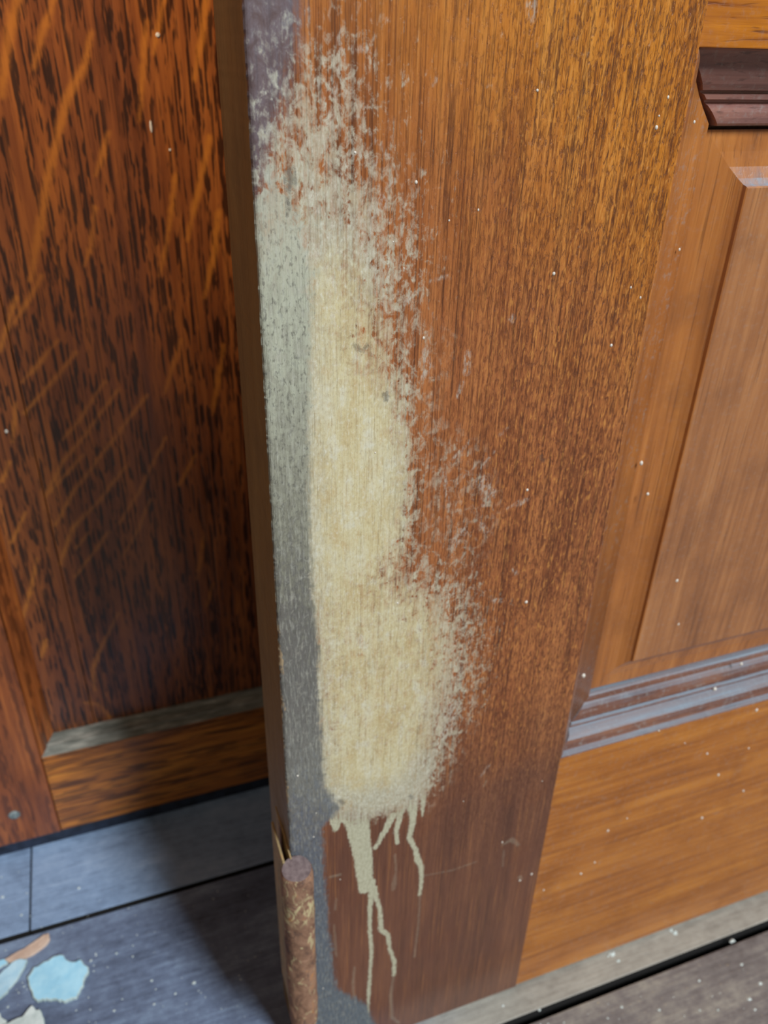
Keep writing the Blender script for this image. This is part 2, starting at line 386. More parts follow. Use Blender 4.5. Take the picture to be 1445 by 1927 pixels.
def dusty():
    b = NB('dusty_ledge')
    n = b.noise(b.xyz((60, 300, 300)), 4, 0.6)
    c = b.ramp(n, [(0.35, L((110, 108, 98))), (0.55, L((146, 142, 130))), (0.7, L((186, 178, 164)))])
    MATS['dusty'] = b.finish(c, 0.75, n, 0.0004, 0.4, 0.3)
    b = NB('shadow_gap'); MATS['dark'] = b.finish(L((26, 22, 20)), 0.9)
    b = NB('under_rail_shade')  # dark blue colour standing in for shade under the wall rail
    n = b.noise(b.xyz((120, 120, 120)), 4, 0.6)
    MATS['rail_shade'] = b.finish(b.ramp(n, [(0.35, L((22, 26, 38))), (0.6, L((40, 48, 66)))]), 0.6)
dusty()

def floor_mat(name, cols, spec_c, crumb=0.5, bare=None):
    b = NB(name)
    n1 = b.noise(b.xyz((14, 30, 30)), 5, 0.62)
    n2 = b.noise(b.xyz((30, 420, 420), (3, 3, 3)), 4, 0.65)
    n3 = b.noise(b.xyz((120, 160, 160), (5, 3, 3)), 6, 0.7)
    n4 = b.noise(b.xyz((430, 430, 430), (5, 8, 3)), 4, 0.7)
    t = b.f('ADD', b.f('MULTIPLY', n1, 0.45), b.f('ADD', b.f('MULTIPLY', n2, 0.25), b.f('MULTIPLY', n3, 0.3)))
    c = b.ramp(t, [(0.36, cols[0]), (0.5, cols[1]), (0.64, cols[2])])
    if bare:                                     # paint trodden away towards the far end of the board
        g = b.n.new('ShaderNodeNewGeometry'); sx = b.n.new('ShaderNodeSeparateXYZ'); b.t.links.new(g.outputs['Position'], sx.inputs[0])
        bc = b.ramp(t, [(0.36, bare[0]), (0.5, bare[1]), (0.64, bare[2])])
        c = b.mix(b.step(b.f('ADD', sx.outputs[0], b.f('MULTIPLY', b.f('SUBTRACT', n1, 0.5), 0.1)), 0.05, 0.16), c, bc)
    c = b.mix(b.step(n4, 0.62, 0.72, 0, crumb), c, spec_c)
    c = b.mix(b.step(n3, 0.62, 0.72, 0, 0.6), c, cols[0])
    MATS[name] = b.finish(c, b.step(n3, 0.35, 0.65, 0.45, 0.65), b.f('ADD', n2, b.f('MULTIPLY', n4, 0.5)), 0.0006, 0.5, 0.4)
floor_mat('floor_blue', [L((112, 130, 156)), L((144, 166, 196)), L((172, 192, 218))], L((176, 180, 184)), 0.35)
floor_mat('floor_slate', [L((76, 84, 102)), L((112, 124, 148)), L((148, 166, 190))], L((176, 180, 180)), 0.45, [L((136, 130, 120)), L((164, 158, 146)), L((186, 180, 166))])
floor_mat('floor_worn', [L((88, 80, 78)), L((122, 114, 110)), L((164, 156, 142))], L((196, 172, 130)), 0.6)

def rust():
    b = NB('rusty_hinge')
    n = b.noise(b.xyz((130, 130, 90)), 6, 0.65, dist=0.8)
    n2 = b.noise(b.xyz((220, 220, 110), (3, 9, 2)), 4, 0.6, dist=1.2)
    z = b.sep(2)
    c = b.ramp(n, [(0.32, L((104, 76, 64))), (0.46, L((142, 106, 84))), (0.58, L((162, 124, 100))), (0.68, L((184, 128, 80)))])
    c = b.mix(b.f('ADD', b.step(n2, 0.58, 0.64, 0, 0.8), b.f('MULTIPLY', b.step(n2, 0.46, 0.56), b.f('MULTIPLY', b.step(z, 0.150, 0.158), b.step(z, 0.174, 0.166))), clamp=True), c, L((196, 178, 136)))
    c = b.mix(b.step(n2, 0.40, 0.34, 0, 0.7), c, L((88, 70, 66)))
    MATS['rust'] = b.finish(c, 0.7, b.f('ADD', n, n2), 0.0012, 0.6, 0.3)
    b = NB('hinge_top'); n = b.noise(b.xyz((500, 500, 500)), 4, 0.6)
    MATS['rust_top'] = b.finish(b.ramp(n, [(0.35, L((110, 92, 92))), (0.65, L((140, 122, 120)))]), 0.7, n, 0.0004, 0.5)
    b = NB('hinge_leaf_iron'); n = b.noise(b.xyz((200, 200, 120)), 5, 0.65)
    MATS['leaf'] = b.finish(b.ramp(n, [(0.35, L((150, 128, 90))), (0.55, L((178, 152, 108))), (0.7, L((196, 146, 90)))]), 0.65, n, 0.0006, 0.5)
    for nm, lo, hi in (('chip_blue', (166, 222, 246), (192, 238, 255)), ('chip_pale', (180, 218, 236), (204, 234, 246)),
                       ('chip_tan', (206, 172, 150), (228, 198, 176)), ('chip_white', (196, 206, 200), (230, 236, 230)), ('chip_edge', (172, 190, 186), (206, 220, 214))):
        b = NB(nm); n = b.noise(b.xyz((160, 160, 160)), 5, 0.65)
        MATS[nm] = b.finish(b.ramp(n, [(0.35, L(lo)), (0.65, L(hi))]), 0.7, n, 0.0004, 0.5, 0.3)
    b = NB('speck_paint'); MATS['speck'] = b.finish(L((222, 212, 198)), 0.45)
    b = NB('screw_steel'); n = b.noise(b.xyz((600, 600, 600)), 3)
    MATS['screw'] = b.finish(b.ramp(n, [(0.4, L((96, 104, 104))), (0.6, L((140, 150, 148)))]), 0.5)
rust()

# ------------------------------------------------------------------ floor
fl = Part(); fl.box(-6, 8, -6, 2.2, ZF - 0.30, ZF - 0.26)
floor = fl.build('floor', 'dark', None, W([0, 0, ZF - 0.10]) * 0)
tag(floor, 'old wooden floor of wide worn boards painted blue grey', 'floor', kind='structure')
def board(x0, x1, y0, y1, m, dz=0.0):
    p = Part(); p.box(x0, x1, y0, y1, ZF - 0.13, ZF + dz); p.m = [1, 1, 1, 1, 0, 1]
    o = np.array([x0 * S, y0 * S, 0.0])
    b_ = p.build('floor_board', [m, 'dark'], floor, o, bevel=0.0009); b_.location = o
    return b_
rows = [(-5.15, -4.475), (-4.475, -3.8), (-3.8, -3.125), (-3.125, -2.45), (-2.45, -1.775), (-1.775, -1.1), (-1.1, -0.425), (-0.425, 0.245), (0.245, 0.912)]
for i, (a, c) in enumerate(rows):
    j = [1.9, -0.9, 2.6, 0.4, -1.7, 3.1, 0.8, -1.2, 4.0][i]
    board(-5.5, j - 0.006, a + 0.006, c - 0.006, 'floor_worn'); board(j + 0.006, 7.5, a + 0.006, c - 0.006, 'floor_worn')
board(-5.5, 7.5, 0.930, 1.587, 'floor_slate')
board(-5.5, -0.4485, 1.602, 2.1, 'floor_blue'); board(-0.4455, 7.5, 1.600, 2.1, 'floor_blue', 0.001)

# ------------------------------------------------------------------ back wall: oak panelling
WY = 1.885
ORG_W = W([-0.35, WY, ZF])
wp = Part(); wp.box(-5.5, 7.5, WY + 0.115, WY + 0.2, ZF, 8.0)
wall = wp.build('wall_back', 'dark', None, ORG_W); wall.location = ORG_W
tag(wall, 'dark quarter sawn oak panelling behind the open door', 'wall', kind='structure')
ZB = -2.180; ZR = -1.855                     # bottom and top of the bottom rail
def wallpart(name, m, boxes, bevel=0.0006):
    p = Part()
    for bx in boxes: p.box(*bx)
    return p.build(name, m, wall, ORG_W, bevel=bevel)
wallpart('wall_stile', 'oak_stile', [(-0.80, -0.352, WY, WY + 0.11, ZB, 7.9)])
wallpart('wall_stile', 'oak_stile', [(1.35, 1.80, WY, WY + 0.11, ZB, 7.9)])
wallpart('wall_stile', 'oak_stile', [(-3.0, -2.55, WY, WY + 0.11, ZB, 7.9)])
for a, c in ((-0.350, 1.348), (-2.548, -0.802), (1.802, 7.4)):
    wallpart('wall_rail', 'oak_rail', [(a, c, WY + 0.003, WY + 0.11, ZB, ZR)])
    wallpart('wall_rail', 'oak_rail', [(a, c, WY + 0.003, WY + 0.11, 3.2, 3.8)])
# flush dark strip painted as the shade in the gap under the panelling
wallpart('rail_shade_strip', 'rail_shade', [(-5.4, 7.4, WY + 0.002, WY + 0.11, ZF + 0.002, ZB - 0.002)])
# sticking around the panel: dusty sill above the rail, dark bevel beside the stile
def prism_x(name, m, prof, x0, x1, x0s=0.0, parent=None, org=None, mitre=None, smooth=False):
    """profile (y, z) swept along x; mitre: list of start offsets per profile point"""
    p = Part(); n = len(prof)
    A = [(x0 + (mitre[i] if mitre else 0), y, z) for i, (y, z) in enumerate(prof)]
    B = [(x1, y, z) for (y, z) in prof]
    p.add(A + B, [(i, (i + 1) % n, n + (i + 1) % n, n + i) for i in range(n)] + [tuple(range(n)), tuple(range(2 * n - 1, n - 1, -1))])
    return p.build(name, m, parent, org, smooth=smooth)
def prism_z(name, m, prof, z0, z1, parent, org, mitre0=None, mitre1=None):
    p = Part(); n = len(prof)
    A = [(x, y, z0 + (mitre0[i] if mitre0 else 0)) for i, (x, y) in enumerate(prof)]
    B = [(x, y, z1 - (mitre1[i] if mitre1 else 0)) for i, (x, y) in enumerate(prof)]
    p.add(A + B, [(i, (i + 1) % n, n + (i + 1) % n, n + i) for i in range(n)] + [tuple(range(n)), tuple(range(2 * n - 1, n - 1, -1))])
    return p.build(name, m, parent, org)
PD = 0.062                                   # panel recess
prof = [(WY + 0.004, ZR), (WY + 0.010, ZR + 0.004), (WY + 0.022, ZR + 0.010), (WY + 0.026, ZR + 0.016), (WY + 0.050, ZR + 0.019),
        (WY + 0.056, ZR + 0.034), (WY + PD + 0.02, ZR + 0.036), (WY + PD + 0.02, ZR)]
prism_x('panel_sill', 'dusty', prof, -0.350, 1.348, parent=wall, org=ORG_W, mitre=[q[1] - ZR for q in prof])
prof = [(-0.350, WY + 0.004), (-0.343, WY + 0.012), (-0.334, WY + 0.022), (-0.330, WY + 0.036), (-0.316, WY + 0.050), (-0.310, WY + 0.058), (-0.308, WY + PD + 0.02), (-0.350, WY + PD + 0.02)]
prism_z('panel_bead', 'oak_stile', prof, ZR, 3.2, wall, ORG_W, mitre0=[q[0] + 0.350 for q in prof])

# panel boards carry the ray fleck of quarter-sawn oak
YP = WY + PD
FLECK = [[(40, -30, 16), (18, 60, 20), (2, 180, 14)], [(172, 60, 8), (160, 120, 14), (127, 182, 17), (91, 327, 16), (73, 436, 16), (58, 527, 10)],
         [(108, -20, 10), (80, 60, 14), (62, 130, 8)], [(275, 40, 6), (272, 84, 11), (266, 174, 10), (262, 230, 4)], [(178, 392, 8), (171, 465, 9), (160, 500, 4)],
         [(78, 520, 8), (48, 575, 10), (22, 612, 6)], [(202, 250, 7), (190, 300, 12), (180, 330, 4)], [(310, -10, 8), (296, 60, 10), (288, 100, 4)], [(388, 0, 12), (380, 70, 12), (366, 150, 6)],
         [(395, 260, 10), (375, 350, 12), (352, 450, 8)], [(412, 400, 10), (402, 480, 14), (385, 560, 6)], [(330, 330, 8), (318, 430, 9), (300, 520, 5)],
         [(142, 665, 7), (95, 722, 9), (47, 777, 7)], [(196, 719, 6), (150, 790, 9), (118, 828, 5)], [(222, 734, 5), (165, 812, 9), (120, 868, 9), (87, 933, 6)],
         [(156, 857, 6), (120, 898, 8), (87, 932, 5)], [(276, 744, 5), (205, 838, 9), (138, 926, 8), (105, 988, 6)], [(236, 879, 5), (185, 945, 9), (138, 992, 9), (113, 1061, 6)],
         [(203, 1002, 7), (180, 1036, 9), (142, 1085, 4)], [(167, 1002, 5), (145, 1031, 5)], [(312, 824, 4), (262, 925, 6), (225, 984, 4)], [(283, 941, 4), (258, 1000, 7), (233, 1046, 4)],
         [(222, 1155, 6), (195, 1210, 9), (174, 1260, 9), (178, 1300, 5)], [(367, 857, 6), (338, 912, 8)], [(69, 1053, 5), (58, 1110, 7), (40, 1170, 6)], [(47, 966, 5), (22, 1021, 6)],
         [(86, 1205, 9), (78, 1235, 8)], [(110, 640, 4), (60, 700, 8), (40, 720, 4)], [(30, 560, 10), (12, 620, 10), (0, 660, 6)], [(160, 1322, 4), (185, 1325, 6), (206, 1350, 6)],
         [(382, 1012, 5), (376, 1060, 8), (370, 1090, 3)], [(420, 650, 8), (410, 720, 10), (400, 780, 4)], [(340, 640, 4), (322, 700, 6), (310, 740, 3)], [(400, 1100, 5), (390, 1140, 6)],
         [(18, 870, 7), (4, 905, 8)], [(30, 760, 5), (24, 830, 6)]]
def panel_board(x0, x1, z0, z1, step, dy):
    xs = np.linspace(x0, x1, max(2, int((x1 - x0) * MM / step))); zs = np.linspace(z0, z1, max(2, int((z1 - z0) * MM / step)))
    co, q, X, Z = grid_mesh(xs, zs, lambda a, b_: np.full_like(a, YP + dy), ORG_W)
    bx = Part(); bx.box(x0, x1, YP + dy, YP + 0.045, z0, z1)
    ev = (W(np.array(bx.v)) - ORG_W).astype(np.float32)
    me = mesh_np('panel_board', co, q, ev, [f for f in bx.f[1:]], [0] * 5)
    s = np.full(X.size, -9.0)
    for st in FLECK:
        s = np.maximum(s, stroke_sdf(door_stroke(st, YP), X, Z) * MM)
    set_attr(me, 'fleck', np.clip(s, -6, 4))
    o = link('panel_board', me, 'oak_panel', wall)
    me.polygons.foreach_set('use_smooth', [False] * len(me.polygons))
    return o
xj = on_y(76, 900, YP)[0]
panel_board(-0.312, xj - 0.0012, ZR + 0.03, 0.45, 0.9, 0.0)
panel_board(xj + 0.0012, 0.75, ZR + 0.03, 0.45, 0.9, 0.0012)
wallpart('panel_board', 'oak_panel_plain', [(-0.312, xj - 0.0012, YP, YP + 0.045, 0.45, 3.2)], 0)
wallpart('panel_board', 'oak_panel_plain', [(xj + 0.0012, 1.36, YP + 0.0012, YP + 0.045, 0.45, 3.2)], 0)
wallpart('panel_board', 'oak_panel_plain', [(-2.56, -0.79, YP, YP + 0.045, ZR - 0.02, 3.2)], 0)
# screw head in the wall stile
def lathe(p, cx, cy, cz, prof, axis='z', seg=24, mi=0):
    """prof: (radius, height) pairs"""
    n = len(prof); V = []
    for k in range(seg):
        a = 2 * math.pi * k / seg
        for r, h in prof:
            if axis == 'z': V.append((cx + r * math.cos(a), cy + r * math.sin(a), cz + h))
            else: V.append((cx + r * math.cos(a), cy + h, cz + r * math.sin(a)))
    Fc = [(k * n + i, ((k + 1) % seg) * n + i, ((k + 1) % seg) * n + i + 1, k * n + i + 1) for k in range(seg) for i in range(n - 1)]
    Fc += [tuple(k * n for k in range(seg)), tuple(k * n + n - 1 for k in range(seg))]
    p.add(V, Fc, mi)
sx, sz = on_y(27, 1533, WY)
p = Part(); lathe(p, sx, WY, sz, [(0.0165, 0.004), (0.0165, -0.003), (0.012, -0.006), (0.003, -0.007)], 'y')
p.build('screw_head', 'screw', wall, ORG_W, smooth=False)

# a few flecks of paint caught on the panelling
p = Part()
for a, b_, w, el in ((284, 238, 5, 4.5), (297, 66, 9, 1.0), (12, 812, 7, 1.3), (320, 282, 5, 1.0), (60, 1314, 5, 1.0)):
    y = YP; x, z = on_y(a, b_, y); rr = w * 0.5 * px_scale(a, b_, y); V = []
    for q, h in ((1.0, 0.0), (0.6, 0.6)):
        V += [(x + rr * q * math.cos(k * math.pi / 4), y - rr * h * 0.6, z + rr * q * el * math.sin(k * math.pi / 4)) for k in range(8)]
    p.add(V, [(k, (k + 1) % 8, 8 + (k + 1) % 8, 8 + k) for k in range(8)] + [tuple(range(8, 16))])
o = p.build('paint_spatter', 'speck', wall, ORG_W); o['kind'] = 'stuff'

# ------------------------------------------------------------------ the door
X0, X1 = 0.199, 0.800                        # hinge stile
XR0, XR1 = 2.95, 3.55                        # lock stile
DB, DT = -2.215, 6.85                        # foot and head of the door
PB, PT = -1.335, 0.001                       # lower panel opening
LT = 0.62                                    # top of lock rail
UT = 6.15                                    # top of upper panel opening
THK = 0.186
ORG = W([X0, 1.0, ZF])
door = empty('door_1', ORG)
tag(door, 'varnished panel door with a worn pale patch and drips on its hinge stile', 'door', kind='structure')

def hinge_stile():
    step = 0.5 / MM
    xs = np.arange(X0, X1 + step * 0.5, step); xs[-1] = X1
    zs = np.concatenate([np.arange(DB, 0.16, step), np.linspace(0.17, DT, 60)])
    jit = np.interp(zs, np.linspace(DB, DT, 1400), rng.normal(0, 1, 1400)) * 0.0012 + np.interp(zs, np.linspace(DB, DT, 260), rng.normal(0, 1, 260)) * 0.0010
    co, q, X, Z = grid_mesh(xs, zs, lambda a, b: np.full_like(a, 1.0), ORG)
    C = co.reshape(len(zs), len(xs), 3)
    fall = np.exp(-np.arange(len(xs)) * 0.9)
    C[:, :, 1] += (fall[None, :] * (0.0045 + np.abs(jit)[:, None])) * S
    C[:, 0, 0] += np.abs(jit) * S * 0.5
    co = C.reshape(-1, 3)
    # other faces: hinge edge as a strip that follows the front arris, then back, right, top, bottom
    n = len(zs); back = co.reshape(n, len(xs), 3)[:, 0, :].copy(); frontc = back.copy(); back[:, 0] = 0.0; back[:, 1] = THK * S
    nb = len(co)
    idx = np.arange(n) * len(xs)
    fi = nb + n + np.arange(n)
    strip = np.stack([fi[1:], fi[:-1], nb + np.arange(n - 1), nb + np.arange(1, n)], -1)
    bx = Part(); bx.box(X0, X1, 1.0, 1.0 + THK, DB, DT)
    ev = W(np.array(bx.v)) - ORG
    o2 = nb + 2 * n
    rest = np.array([[1, 2, 6, 5], [2, 3, 7, 6], [4, 5, 6, 7], [3, 2, 1, 0]]) + o2
    allv = np.concatenate([co, back, frontc, ev]).astype(np.float32)
    allq = np.concatenate([q, strip, rest])
    me = mesh_np('hinge_stile', allv, allq, None, None, [1] * len(strip) + [0] * 4)
    me.polygons.foreach_set('use_smooth', [False] * len(q) + [True] * len(strip) + [False] * 4)
    x, z = X.ravel(), Z.ravel()
    NV = len(x)
    # ---- wear map, drawn in photograph pixels carried onto the door face
    worn = [(440, 470), (478, 440), (500, 340), (520, 265), (545, 195), (570, 150), (600, 165), (632, 120), (650, 180), (660, 230), (650, 300), (700, 345), (735, 365), (748, 430), (768, 480), (765, 560),
            (745, 600), (758, 680), (782, 715), (778, 800), (784, 900), (781, 960), (774, 1030), (772, 1062), (815, 1080), (862, 1105), (880, 1150),
            (890, 1225), (884, 1300), (862, 1370), (838, 1430), (816, 1484), (786, 1516), (735, 1534), (690, 1544), (650, 1544), (618, 1536), (590, 1530),
            (500, 1500), (480, 1400), (460, 1200), (440, 960)]
    core = [(590, 520), (640, 480), (700, 560), (730, 620), (735, 700), (760, 800), (765, 960), (755, 1080), (820, 1130), (850, 1200), (830, 1290),
            (810, 1390), (750, 1470), (660, 1490), (618, 1470), (608, 1350), (606, 1250), (600, 1150), (588, 1000), (585, 800), (588, 620)]
    grey = [(420, 380), (480, 380), (520, 330), (560, 400), (586, 520), (585, 640), (582, 800), (583, 1000), (590, 1140), (600, 1230), (600, 1300), (606, 1400), (611, 1480), (640, 1520), (606, 1560),
            (610, 1640), (618, 1720), (624, 1800), (632, 1860), (690, 1890), (720, 1960), (480, 1990), (440, 1500)]
    bloom_sheen = [(380, -120), (585, -120), (570, 0), (560, 90), (545, 180), (520, 260), (500, 340), (486, 430), (470, 520), (400, 560)]
    drips = [[(652, 1515, 60), (672, 1545, 46), (681, 1600, 36), (686, 1640, 32), (688, 1672, 28)],
             [(698, 1660, 18), (699, 1680, 13), (696, 1708, 9), (696, 1751, 8), (699, 1793, 8), (696, 1836, 7), (693, 1879, 6), (693, 1930, 5)],
             [(704, 1670, 12), (708, 1690, 10), (715, 1710, 9), (717, 1750, 10), (730, 1759, 9), (733, 1785, 7), (742, 1811, 8), (741, 1836, 7)],
             [(738, 1535, 18), (728, 1558, 14), (716, 1578, 11), (706, 1596, 9)],
             [(756, 1515, 22), (752, 1535, 13), (745, 1566, 10), (748, 1587, 8)],
             [(772, 1495, 30), (777, 1530, 17), (776, 1550, 13), (770, 1577, 10), (782, 1600, 10), (786, 1618, 12), (792, 1630, 11), (793, 1656, 8), (790, 1684, 6)],
             [(796, 1495, 14), (795, 1536, 4)], [(632, 1520, 34), (633, 1545, 26), (632, 1562, 10)]]
    faint = [[(743, 1609, 6), (745, 1640, 4), (741, 1664, 11), (740, 1674, 6)], [(741, 1836, 6), (735, 1871, 7), (737, 1914, 7), (750, 1925, 6)],
             [(790, 1684, 4), (788, 1730, 4), (780, 1800, 5)], [(667, 1820, 5), (664, 1850, 6), (666, 1880, 5)], [(798, 1648, 3), (850, 1638, 4), (895, 1622, 4)],
             [(622, 1650, 8), (640, 1646, 8)], [(632, 1690, 4), (630, 1712, 5)], [(628, 1740, 4), (633, 1800, 5)], [(945, 1590, 5), (962, 1580, 10), (975, 1590, 7)], [(948, 1600, 3), (946, 1630, 3)],
             [(978, 1650, 8), (980, 1655, 8)], [(910, 1480, 5), (915, 1470, 5)]]
    scuffs = [[(690, 245, 4), (715, 272, 6), (735, 303, 5), (748, 330, 3)], [(640, 60, 8), (636, 110, 10), (640, 150, 8)], [(625, 155, 14), (630, 180, 16)], [(690, 205, 10), (680, 215, 8), (660, 222, 6)],
              [(665, 290, 10), (690, 292, 12)], [(600, 155, 8), (595, 165, 8)], [(545, 150, 12), (540, 165, 10)], [(712, 300, 6), (700, 320, 6)],
              [(880, 665, 12), (878, 700, 14)], [(870, 720, 8), (862, 745, 8)], [(800, 660, 12), (805, 690, 16), (795, 710, 10)], [(810, 530, 6), (840, 520, 6)], [(770, 560, 10), (760, 580, 8)],
              [(845, 870, 5), (868, 848, 8), (885, 828, 5)], [(905, 905, 22), (925, 930, 20), (910, 950, 10)], [(950, 960, 4), (975, 945, 6)], [(975, 950, 8), (992, 940, 9)], [(835, 890, 8), (845, 960, 8)],
              [(870, 1000, 20), (850, 1030, 16)], [(905, 985, 10), (915, 1000, 10)], [(965, 1070, 6), (972, 1080, 6)], [(930, 1130, 10), (945, 1130, 8)], [(740, 340, 10), (728, 360, 10)],
              [(905, 880, 6), (930, 850, 4)], [(940, 820, 6), (955, 805, 4)], [(820, 150, 5), (815, 160, 4)], [(900, 870, 4), (840, 930, 4)], [(850, 1330, 26), (840, 1380, 22)], [(820, 600, 4), (812, 590, 5)],
              [(695, 90, 10), (640, 95, 10)], [(720, 380, 26), (700, 400, 22)], [(1000, 10, 22), (1002, 30, 18)], [(962, 598, 12), (966, 602, 10)], [(905, 1460, 6), (920, 1440, 5)]]
    dents = [[(544, 322, 16), (546, 345, 14), (542, 358, 10)], [(540, 372, 3), (541, 408, 3)], [(556, 368, 3), (556, 400, 3)], [(668, 652, 8), (680, 660, 10), (692, 652, 6)], [(724, 743, 10), (726, 752, 8)],
             [(640, 1508, 10), (645, 1512, 8)], [(1018, 860, 8), (1021, 866, 6)], [(772, 1498, 8), (775, 1502, 6)]]
    U = MM
    sw = poly_sdf(door_px(worn), x, z) * U
    zo = np.array([on_y(600, py)[1] for py in (1000, 600, 480, 330, 200, 60)])
    xo = np.clip((on_y(735, 380)[0] - x) / 0.10, 0, 1)      # thinner varnish towards the hinge edge
    sw = sw + np.interp(z, zo, [0, 1, 4, 5, 2, 0]) * xo
    set_attr(me, 'worn', np.clip(sw, -25, 25))
    set_attr(me, 'core', np.clip(poly_sdf(door_px(core), x, z) * U, -25, 25))
    g = poly_sdf(door_px(grey), x, z) * U
    set_attr(me, 'grey', np.clip(g, -25, 25))
    set_attr(me, 'bloom_sheen', np.clip(poly_sdf(door_px(bloom_sheen), x, z) * U, -25, 25))
    # how ragged the worn edge is: wild at the head, crisp half way down, fuzzy at the foot
    zk = np.array([on_y(700, py)[1] for py in (1520, 1480, 1400, 1200, 1080, 1030, 900, 760, 700, 560, 450, 300, 100)])
    fk = np.array([9, 13, 34, 40, 32, 12, 8, 13, 26, 30, 36, 42, 48])
    set_attr(me, 'fray', np.interp(z, zk, fk))
    dr = np.full(NV, -5.0); da = np.full(NV, 0.96)
    for d in drips: dr = np.maximum(dr, stroke_sdf(door_stroke(d), x, z) * U)
    for d in faint:
        s = stroke_sdf(door_stroke(d), x, z) * U; k = (s > dr) & (s > -0.8); da[k] = 0.24; dr = np.maximum(dr, s)
    set_attr(me, 'drip', np.clip(dr, -5, 5)); set_attr(me, 'dripa', da)
    sc = np.zeros(NV)
    for d in scuffs:
        s = stroke_sdf(door_stroke(d), x, z) * U; sc = np.maximum(sc, np.clip((s + 0.35) / 0.9, 0, 1))
    set_attr(me, 'scuff', sc * 0.75)
    hz3 = poly_sdf(door_px([(770, 1060), (880, 1070), (900, 1200), (900, 1300), (880, 1400), (850, 1470), (800, 1530), (700, 1545), (780, 1400), (800, 1200)]), x, z) * U
    haze = poly_sdf(door_px([(775, 700), (800, 690), (830, 800), (900, 850), (930, 940), (920, 1000), (890, 1080), (885, 1120), (770, 1065), (780, 900)]), x, z) * U
    haze2 = poly_sdf(door_px([(560, 90), (640, 70), (720, 190), (740, 340), (790, 420), (790, 600), (850, 640), (830, 720), (740, 700), (700, 500), (560, 300)]), x, z) * U
    set_attr(me, 'haze', np.maximum(np.clip((haze + 5) / 9, 0, 0.85), np.maximum(np.clip((haze2 + 4) / 10, 0, 0.55), np.clip((hz3 + 3) / 8, 0, 0.75))))
    de = np.full(NV, -6.0)
    for d in dents: de = np.maximum(de, stroke_sdf(door_stroke(d), x, z) * U)
    set_attr(me, 'dent', de)
    dx = (x - X0) * U
    zc = np.array([on_y(520, py)[1] for py in (1600, 1500, 1300, 1200, 1000, 800, 500, 200, 0)])
    set_attr(me, 'chip', 0.6 - dx * 0.55 - 1.2 + np.interp(z, zc, [0.9, 0.9, 1.0, 1.0, 0.7, 0.3, 0.1, -0.4, -0.6]))
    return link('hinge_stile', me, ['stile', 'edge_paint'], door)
hinge_stile()

def doorbox(name, m, x0, x1, z0, z1, dy=0.003, bevel=0.0004):
    p = Part(); p.box(x0, x1, 1.0 + dy, 1.0 + THK - dy, z0, z1)
    return p.build(name, m, door, ORG, bevel=bevel)
doorbox('bottom_rail', 'door_rail', X1, XR0, DB, PB)
doorbox('lock_rail', 'lock_rail', X1, XR0, PT, LT)
doorbox('top_rail', 'door_rail', X1, XR0, UT, DT)
doorbox('lock_stile', 'stile_moulding', XR0, XR1, DB, DT, 0.0, 0.001)

def ring_part(name, m, x0, x1, z0, z1, prof, cap=False, sides=('left', 'right', 'bottom', 'top'), mats=None, gap=0.0):
    """mitred frame pieces; prof = (inset, depth) pairs from the opening edge inwards"""
    out = []
    def corner(d): return (x0 + d, x1 - d, z0 + d, z1 - d)
    for sd in sides:
        p = Part(); A, B = [], []
        for d, y in prof:
            a, b, c, e = corner(d); y = 1.0 + y
            g = gap if sd == 'top' else 0.0
            if sd == 'bottom': A.append((a, y, c)); B.append((b, y, c))
            if sd == 'top': A.append((a + g, y, e)); B.append((b, y, e))
            if sd == 'left': A.append((a, y, c)); B.append((a, y, e))
            if sd == 'right': A.append((b, y, c)); B.append((b, y, e))
        # close the profile at the back of the moulding
        yb = 1.0 + prof[-1][1] + 0.02
        n = len(A)
        A += [(A[-1][0], yb, A[-1][2]), (A[0][0], yb, A[0][2])]; B += [(B[-1][0], yb, B[-1][2]), (B[0][0], yb, B[0][2])]
        n += 2
        p.add(A + B, [(i, (i + 1) % n, n + (i + 1) % n, n + i) for i in range(n)] + [tuple(range(n)), tuple(range(2 * n - 1, n - 1, -1))])
        o = p.build(name, (mats or {}).get(sd, m), door, ORG)
        out.append(o)
    return out
STICK = [(0.0, 0.003), (0.003, 0.004), (0.006, 0.017), (0.010, 0.0175), (0.018, 0.0185), (0.027, 0.0215), (0.034, 0.027), (0.038, 0.035), (0.0405, 0.041),
         (0.0415, 0.0435), (0.046, 0.0435), (0.049, 0.0455), (0.050, 0.0495), (0.055, 0.0500), (0.064, 0.0520), (0.074, 0.0560), (0.081, 0.0605), (0.085, 0.0635), (0.092, 0.0645), (0.097, 0.0665), (0.099, 0.070), (0.0995, 0.090)]
TOPST = [(0.0, 0.004), (0.0025, 0.030), (0.010, 0.033), (0.020, 0.036), (0.032, 0.0405), (0.044, 0.047), (0.052, 0.054), (0.0535, 0.0625), (0.0565, 0.0625), (0.058, 0.056), (0.064, 0.0565), (0.066, 0.064),
         (0.069, 0.0655), (0.073, 0.0605), (0.081, 0.059), (0.089, 0.0595), (0.096, 0.0615), (0.0995, 0.065), (0.101, 0.085)]
LEFTST = [(0.0, 0.002), (0.004, 0.003), (0.010, 0.007), (0.016, 0.013), (0.022, 0.021), (0.030, 0.033), (0.042, 0.044), (0.058, 0.053), (0.076, 0.060), (0.097, 0.066), (0.0995, 0.090)]
mm = dict(left='stile_moulding', right='stile_moulding', bottom='moulding', top='dark_moulding')
ring_part('panel_moulding', 'moulding', X1, XR0, PB, PT, STICK, sides=('bottom',), mats=mm)
for o in ring_part('panel_moulding', 'moulding', X1, XR0, PB, PT, LEFTST, sides=('left', 'right'), mats=mm):
    for q in o.data.polygons: q.use_smooth = len(q.vertices) == 4
ring_part('panel_moulding', 'moulding', X1, XR0, PB, PT, TOPST, sides=('top',), mats=mm, gap=0.012)
